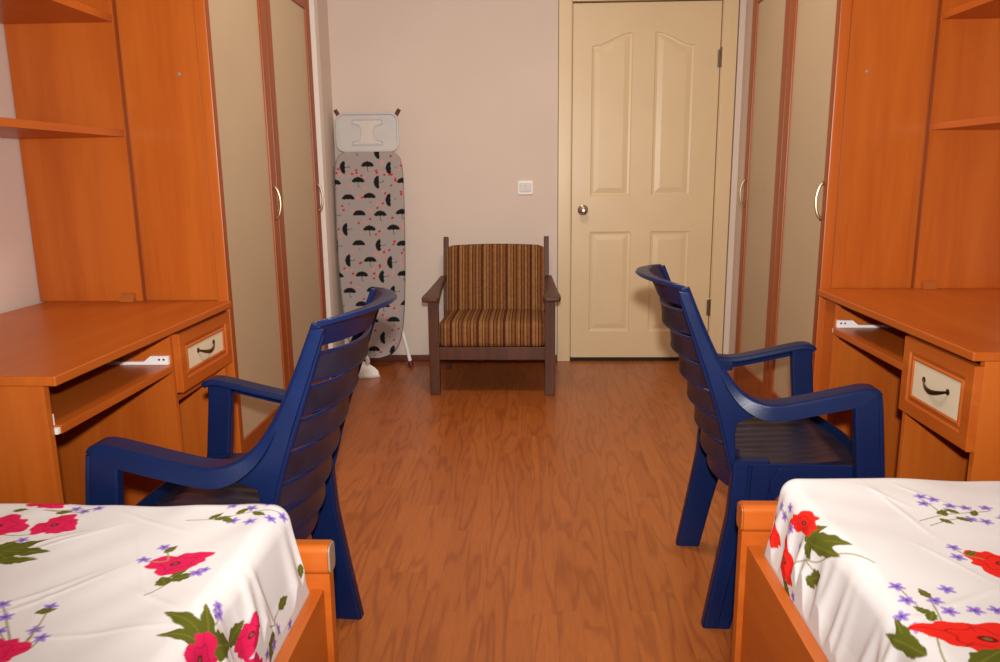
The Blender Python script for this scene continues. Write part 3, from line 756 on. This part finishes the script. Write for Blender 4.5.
# ------------------------------------------------------------------ beds
def bed(label, side, xo, yo, cap):
    """xo: aisle-side x of the footboard, yo: far face y; runs towards the camera and to the wall"""
    t = thing('bed_frame', label, 'bed', (side*abs(xo)+side*.5, yo-1.0, 0), 0, 'beds')
    ox, oy = t.location.x, t.location.y
    sx = lambda d: xo+side*d-ox           # d: distance from aisle side towards the wall
    ly = lambda d: yo-d-oy                # d: distance from the footboard's far face towards the camera
    def bx(bm, d0, d1, e0, e1, z0, z1, bev=.003, seg=2):
        a, c = sorted((sx(d0), sx(d1))); p, q = sorted((ly(e0), ly(e1))); box(bm, a, c, p, q, z0, z1, bev, seg)
    Wd = 1.10
    b = B(); bx(b, 0, Wd, 0, .028, .0, .404, .002)
    ends = sorted((sx(0), sx(Wd)))
    prism(b, rrect(.042, .058, .013, 6, ly(.016), .425), lambda a, c, d: (ends[0]+d, a, c), ends[1]-ends[0], .001)
    obj('footboard', b, 'laminate_along_x', t)
    xa = sx(0)
    b = B(); prism(b, rrect(.038, .054, .011, 6, ly(.016), .425), lambda a, c, d: (xa-side*d, a, c), .004, .001); o = obj('end_cap', b, cap, t); o['label'] = 'end cap of the top rail'
    b = B(); bx(b, .012, .036, .026, 2.0, .055, .366, .003); obj('side_rail', b, 'laminate_along_y', t)
    b = B(); bx(b, Wd-.036, Wd-.012, .026, 2.0, .055, .366, .003); obj('side_rail', b, 'laminate_along_y', t)
    b = B(); bx(b, .036, Wd-.036, .03, 1.99, .255, .275, .002); obj('mattress_base', b, 'laminate_edge', t)
    b = B(); bx(b, 0, Wd, 1.98, 2.01, 0, .62, .004); obj('headboard', b, 'laminate_along_x', t)
    return t
K = .925                                               # bed tops about 45 cm above the floor
XL, YL, XR, YR = -.404*K, 1.425*K, .464*K, 1.628*K
bed('orange laminate bed frame at lower left, under the pink-flowered mattress', -1, XL, YL, 'cap_grey')
bed('orange laminate bed frame at lower right, under the red-flowered mattress', 1, XR, YR, 'laminate_edge')

def cloth_points(s, t_):
    """s: cloth distance past the aisle-side top edge, t_: past the far end.
    returns outward run, drop, its direction (towards aisle, towards far end) and the distance over the edge"""
    es, et = np.maximum(s, 0), np.maximum(t_, 0); R = .34
    a, c = np.minimum(es/R, 1), np.minimum(et/R, 1)
    es2, et2 = es*np.sqrt(1-c*c/2), et*np.sqrt(1-a*a/2); e = np.hypot(es2, et2); q = np.maximum(e, 1e-9)
    ds, dt = es2/q, et2/q; r = .042; k = e-r*1.36
    out = np.where(k < 0, r*np.sin(e/r), r*.978+k*.21); drop = np.where(k < 0, r*(1-np.cos(e/r)), r*(1-.209)+k*.978)
    return out, drop, ds, dt, e
def make_sheet(name_label, side, xedge, yedge, paint, fine, seed, ZT):
    """xedge,yedge: plan position where the top starts to round over; fine: (s range, t range) meshed finely"""
    tobj = thing('mattress', name_label, 'mattress', (xedge+side*.45, yedge-.6, 0), 0, 'mattresses on the beds')
    ox, oy = tobj.location.x, tobj.location.y
    S = np.concatenate([np.linspace(-.92, fine[0][0], 30)[:-1], np.arange(fine[0][0], .255, .0018)])
    T = np.concatenate([np.linspace(-1.85, fine[1][0], 40)[:-1], np.arange(fine[1][0], .15, .0021)])
    nS, nT = len(S), len(T)
    rs = np.random.RandomState(seed)
    wr = [(rs.uniform(2, 7), rs.uniform(-6, 6), rs.uniform(0, 6.28), rs.uniform(.0006, .0016)) for _ in range(10)]+[(rs.uniform(10, 22), rs.uniform(-20, 20), rs.uniform(0, 6.28), rs.uniform(.0002, .0005)) for _ in range(8)]
    cr = [(rs.uniform(-.7, -.05), rs.uniform(-.6, -.05), rs.uniform(0, 3.14), rs.uniform(.08, .2), rs.uniform(.0008, .0018)) for _ in range(26)]
    fold = [(rs.uniform(-.75, .02), rs.uniform(.010, .022), rs.uniform(.004, .011), rs.uniform(-.25, .25)) for _ in range(22)]
    GS, GT = np.meshgrid(S, T, indexing='ij')
    out, drop, ds, dt, e = cloth_points(GS, GT)
    px = np.minimum(GS, 0)+out*ds; py = np.minimum(GT, 0)+out*dt; z = ZT-drop
    h = sum(a*np.sin(kx*GS*3+ky*GT*3+ph) for kx, ky, ph, a in wr)
    for (cs, ct, an, ln, am) in cr:
        da = (GS-cs)*cos(an)+(GT-ct)*sin(an); db = -(GS-cs)*sin(an)+(GT-ct)*cos(an)
        h = h+np.where(np.abs(da) < ln, am*(1-(da/ln)**2)**2*np.exp(-(db/.006)**2), 0)
    g = np.where((e > .03) & (GS > 0), np.clip((e-.03)/.12, 0, 1), 0)
    f = sum(am*np.exp(-(((GT-(c+k*(GS-.03)))/wd)**2)) for c, wd, am, k in fold)-.010
    px = px+f*g*ds; px = np.where(GS > 0, np.minimum(px, .061), px); py = py+f*g*dt*.4; z = z+h*(1-np.clip(e/.08, 0, 1))
    co = np.stack([xedge-side*px*K-ox, yedge+py*K-oy, ZT+(z-ZT)*K], -1)
    V = co.reshape(-1, 3); idx = np.arange(nS*nT).reshape(nS, nT)
    q = np.stack([idx[:-1, :-1], idx[1:, :-1], idx[1:, 1:], idx[:-1, 1:]], -1).reshape(-1, 4)
    if side > 0: q = q[:, ::-1]
    me = bpy.data.meshes.new('bed_sheet'); me.vertices.add(len(V)); me.vertices.foreach_set('co', V.ravel())
    me.loops.add(q.size); me.loops.foreach_set('vertex_index', q.ravel().astype(np.int32))
    me.polygons.add(len(q)); me.polygons.foreach_set('loop_start', np.arange(0, q.size, 4, dtype=np.int32))
    me.update(); me.validate(); me.shade_smooth(); me.materials.append(MATS['printed_cotton'])
    o = bpy.data.objects.new('bed_sheet', me); C.objects.link(o); o.parent = tobj
    gs, gt = GS.ravel(), GT.ravel(); q4 = [(-.0006, -.0002), (.0002, -.0007), (.0006, .0002), (-.0002, .0007)]
    set_print(o, sum(paint(gs+a_, gt+c_) for a_, c_ in q4)/4)
    body = B(); a, c = sorted((-side*0.0+(xedge-ox), xedge+side*.90-ox)); box(body, a, c, yedge-1.84-oy, yedge-oy, .277, ZT-.012, .03, 3)
    obj('mattress_body', body, 'mattress_ticking', tobj)
    return o

# floral print ---------------------------------------------------------------
GREEN, GREEN2, STEM, LIL, LIL2 = lin((88, 92, 22)), lin((112, 112, 40)), lin((140, 140, 90)), lin((138, 112, 196)), lin((176, 150, 214))
class Print:
    def __init__(s, S, T, base): s.S, s.T = S, T; s.c = np.tile(np.array(base), (len(S), 1))
    def loc(s, cs, ct, a, ext):
        m = np.where((np.abs(s.S-cs) < ext) & (np.abs(s.T-ct) < ext))[0]
        x = s.S[m]-cs; y = s.T[m]-ct; return m, x*cos(a)+y*sin(a), -x*sin(a)+y*cos(a)
    def poppy(s, cs, ct, a, L, W, c1, c2, heart=True, seed=0):
        m, u, v = s.loc(cs, ct, a, max(L, W)*1.3)
        th = np.arctan2(v/W, u/L); r = np.hypot(u/L, v/W)
        lim = .82+.13*np.cos(3*th+seed)+.06*np.cos(7*th+2*seed)+.04*np.sin(11*th+seed)
        ins = r < lim; s.c[m[ins]] = c1
        cre = ins & (((np.abs(np.sin(2.5*th+seed)) < .07) & (r > .3)) | ((r > .42+.07*np.sin(5*th)) & (r < .46+.07*np.sin(5*th)))); s.c[m[cre]] = c2
        if heart:
            k = np.hypot((u+.08*L)/(.15*L), v/(.15*W)) < 1; s.c[m[k]] = np.array(c2)*.45
            k = np.hypot((u+.08*L)/(.07*L), v/(.07*W)) < 1; s.c[m[k]] = lin((110, 100, 60))
    def leaf(s, cs, ct, a, L, W, c=GREEN):
        """pointed leaf from (cs,ct) along a"""
        m, u, v = s.loc(cs, ct, a, L*1.1); tt = u/L; ok = (tt > 0) & (tt < 1)
        w = W*np.sin(pi*np.clip(tt, 0, 1)**.75)*(1+.12*np.sin(tt*22)); ins = ok & (np.abs(v) < w); s.c[m[ins]] = c
        rib = ins & (np.abs(v) < .0012); s.c[m[rib]] = np.array(GREEN2)
    def lobed(s, cs, ct, a, L, W):
        s.leaf(cs, ct, a, L, W*.52); s.leaf(cs, ct, a+.62, L*.80, W*.42); s.leaf(cs, ct, a-.62, L*.80, W*.42); s.leaf(cs, ct, a+1.3, L*.42, W*.34); s.leaf(cs, ct, a-1.3, L*.42, W*.34)
    def stem(s, pts, w=.0013, c=STEM):
        P = smooth_curve([(p[0], p[1], 0) for p in pts], 6)
        for p, q in zip(P[:-1], P[1:]):
            d = q-p; ln = d.length
            if ln < 1e-6: continue
            m, u, v = s.loc(p.x, p.y, math.atan2(d.y, d.x), ln+.006)
            ins = (u > -.0006) & (u < ln+.0006) & (np.abs(v) < w); s.c[m[ins]] = c
    def lilac(s, cs, ct, R=.013, a=0.0):
        m, u, v = s.loc(cs, ct, a, R*1.2); th = np.arctan2(v, u); r = np.hypot(u, v)/R
        ins = r < .38+.62*np.abs(np.cos(2.5*th)); s.c[m[ins]] = LIL
        k = ins & (r > .62); s.c[m[k]] = LIL2
        k = r < .2; s.c[m[k]] = lin((90, 60, 150))
WHITE = lin((222, 219, 219))
PK, PKD = lin((214, 28, 84)), lin((176, 16, 64)); RD, RDD = lin((226, 36, 24)), lin((176, 18, 14))
def sprig(p, base, tips, leaves=()):
    for q in tips:
        mid = ((base[0]+q[0])/2+.006, (base[1]+q[1])/2-.004); p.stem([base, mid, q]); p.lilac(q[0], q[1], .0125, q[0]*40)
    for (cs, ct, a) in leaves: p.leaf(cs, ct, a, .030, .0075)
def paint_left(S, T):
    p = Print(S, T, WHITE)
    # bunch at the far left
    p.stem([(-.50, -.10), (-.42, -.12), (-.36, -.10)]); p.stem([(-.46, -.15), (-.40, -.19), (-.33, -.20)])
    p.lobed(-.415, -.175, -.05, .100, .034); p.leaf(-.39, -.215, .15, .070, .012)
    p.poppy(-.470, -.085, .1, .058, .052, PK, PKD, True, 1); p.poppy(-.368, -.078, .2, .047, .048, PK, PKD, True, 2)
    p.poppy(-.436, .012, 0, .050, .030, PK, PKD, False, 3)
    sprig(p, (-.43, -.02), [(-.372, -.008), (-.350, -.020), (-.330, -.006)], [(-.49, -.02, .1), (-.40, -.03, .4)])
    p.lilac(-.395, -.135, .012)
    # spray at the far right edge
    p.stem([(-.135, -.058), (-.075, -.048), (-.03, -.030), (.028, -.008)])
    for c in ((-.070, .004), (-.028, -.012), (-.046, -.058), (-.012, -.066), (.020, -.044), (.036, -.012), (-.052, .020), (-.004, .012)): p.lilac(*c, .0135, c[0]*50)
    for c in ((-.095, -.050, 1.0), (-.070, -.046, -.6), (-.085, -.052, .4), (-.05, -.034, .9), (-.02, -.028, -.4)): p.leaf(*c, .032, .0075)
    # single bloom in the middle
    p.stem([(-.075, -.225), (-.062, -.270), (-.085, -.315)])
    p.poppy(-.078, -.214, .35, .058, .043, PK, PKD, True, 5)
    p.leaf(-.066, -.272, .5, .040, .012); p.leaf(-.066, -.285, 2.2, .034, .013); p.leaf(-.07, -.262, .9, .03, .007)
    sprig(p, (-.10, -.205), [(-.128, -.160), (-.140, -.207)], [(-.118, -.18, 1.2)]); p.lilac(-.030, -.250, .015, .4); p.lilac(-.022, -.240, .010, .2)
    # near left cluster
    sprig(p, (-.19, -.47), [(-.286, -.344), (-.262, -.374), (-.246, -.410), (-.198, -.404), (-.176, -.424), (-.214, -.344)], [(-.226, -.362, .5)])
    p.poppy(-.222, -.462, .6, .050, .046, PK, PKD, True, 7)
    # big leaf and blooms where the sheet turns over the side
    p.stem([(.030, -.395), (.048, -.35), (.042, -.325)])
    p.lobed(.060, -.400, 2.75, .100, .032); p.leaf(.058, -.390, 1.0, .075, .020); p.leaf(.045, -.345, 1.9, .035, .008)
    p.poppy(.068, -.412, .5, .046, .046, PK, PKD, True, 8); p.poppy(.122, -.272, -1.2, .050, .030, PK, PKD, True, 9)
    p.lilac(.044, -.332, .013); p.lilac(.036, -.322, .011)
    p.stem([(.150, -.20), (.165, -.17), (.160, -.12)]); p.leaf(.168, -.185, -.5, .055, .016); p.leaf(.160, -.13, 1.5, .05, .010); p.leaf(.10, -.33, 1.7, .06, .014)
    p.leaf(.140, -.005, -.2, .030, .010)
    for c in ((.185, -.155), (.195, -.185), (.19, -.22), (.21, -.10)): p.lilac(*c, .012, .3)
    p.poppy(.19, -.27, .4, .04, .035, PK, PKD, True, 4)
    # the repeat carries on further up the bed
    for cs, ct in ((-.55, -.45), (-.62, -.18), (-.75, -.35), (-.40, -.70), (-.10, -.75), (-.65, -.80), (-.30, -1.05), (.02, -1.0), (-.7, -1.15)):
        p.lobed(cs+.03, ct-.05, .4, .09, .03); p.poppy(cs, ct, .3, .055, .048, PK, PKD, True, cs*9)
        sprig(p, (cs+.02, ct+.02), [(cs+.08, ct+.05), (cs+.06, ct+.09), (cs+.10, ct+.015)])
    return p.c
def paint_right(S, T):
    p = Print(S, T, WHITE)
    # bunch on the far aisle corner
    p.stem([(.150, -.150), (.125, -.165), (.10, -.20), (.085, -.235), (.03, -.30), (0, -.355)]); p.stem([(.10, -.20), (.108, -.23), (.125, -.25)])
    p.leaf(.074, -.178, -2.10, .130, .017); p.leaf(.070, -.190, -1.85, .115, .014); p.leaf(.075, -.170, -2.6, .065, .016); p.leaf(.078, -.175, -1.2, .04, .014)
    p.leaf(.125, -.215, -1.2, .030, .012); p.leaf(.125, -.225, -2.2, .045, .015)
    p.poppy(.054, -.132, 1.16, .068, .030, RD, RDD, True, 1); p.poppy(.155, -.110, -.85, .062, .032, RD, RDD, True, 2)
    p.poppy(.134, -.016, -.8, .050, .022, RD, RDD, False, 3)
    for c in ((.072, -.022), (.058, -.060), (.088, -.095), (.10, -.15), (.085, -.045)): p.lilac(*c, .0125, c[1]*40)
    p.stem([(.10, -.09), (.085, -.06), (.072, -.022)]); p.leaf(.19, -.11, -1.2, .05, .010); p.lilac(.195, -.17, .012)
    # long spray across the far half
    p.stem([(-.155, -.185), (-.205, -.165), (-.245, -.160), (-.30, -.150)]); p.stem([(-.165, -.205), (-.215, -.185), (-.26, -.185)]); p.stem([(-.21, -.165), (-.205, -.12), (-.20, -.095)])
    for c in ((-.205, -.085), (-.196, -.116), (-.240, -.128), (-.264, -.136), (-.302, -.136), (-.248, -.184), (-.272, -.192), (-.310, -.180), (-.222, -.100)): p.lilac(*c, .0135, c[0]*60)
    for c in ((-.21, -.17, 1.8), (-.225, -.175, -2.4), (-.20, -.16, 2.6), (-.26, -.17, 2.2), (-.24, -.16, .9), (-.195, -.178, -2.0)): p.leaf(*c, .030, .007)
    # bloom at the right border
    p.poppy(-.205, -.345, .2, .055, .052, RD, RDD, True, 4); p.stem([(-.190, -.33), (-.17, -.32), (-.16, -.30)])
    p.lilac(-.160, -.292, .013); p.lilac(-.150, -.326, .014); p.leaf(-.170, -.318, 2.5, .026, .007)
    # near bunch
    p.stem([(-.02, -.545), (-.012, -.49), (-.006, -.43)]); p.stem([(-.02, -.54), (-.03, -.50), (-.04, -.45)]); p.stem([(-.005, -.54), (.015, -.60), (.02, -.66)])
    for c in ((-.004, -.424), (-.078, -.430), (-.002, -.462), (.022, -.496), (.014, -.530), (-.044, -.462), (-.088, -.490), (-.050, -.492), (-.120, -.488), (-.140, -.51)): p.lilac(*c, .014, c[0]*30)
    p.leaf(-.04, -.455, 1.4, .028, .008)
    for c in ((-.01, -.515, 2.2), (-.022, -.50, .9), (-.015, -.53, -2.6)): p.leaf(*c, .030, .008)
    p.poppy(-.058, -.560, .35, .088, .052, RD, RDD, True, 6)
    p.leaf(.046, -.575, 1.75, .085, .013); p.leaf(.030, -.585, 1.25, .095, .014); p.leaf(-.01, -.625, 2.6, .075, .018); p.leaf(-.015, -.63, -2.4, .07, .02)
    for cs, ct in ((-.46, -.20), (-.42, -.55), (-.70, -.40), (-.55, -.80), (-.25, -.85), (-.05, -1.0), (-.65, -1.15), (-.35, -1.2)):
        p.lobed(cs-.03, ct-.05, 2.6, .09, .03); p.poppy(cs, ct, .3, .055, .048, RD, RDD, True, cs*9)
        sprig(p, (cs-.02, ct+.02), [(cs-.08, ct+.05), (cs-.06, ct+.09), (cs-.10, ct+.015)])
    return p.c
make_sheet('white mattress sheet printed with pink poppies on the lower left bed', -1, -.505*K, 1.36*K, paint_left, ((-.60,), (-.60,)), 3, 1.12-.625*K)
make_sheet('white mattress sheet printed with red poppies on the lower right bed', 1, .565*K, 1.545*K, paint_right, ((-.46,), (-.70,)), 8, 1.12-.64*K)
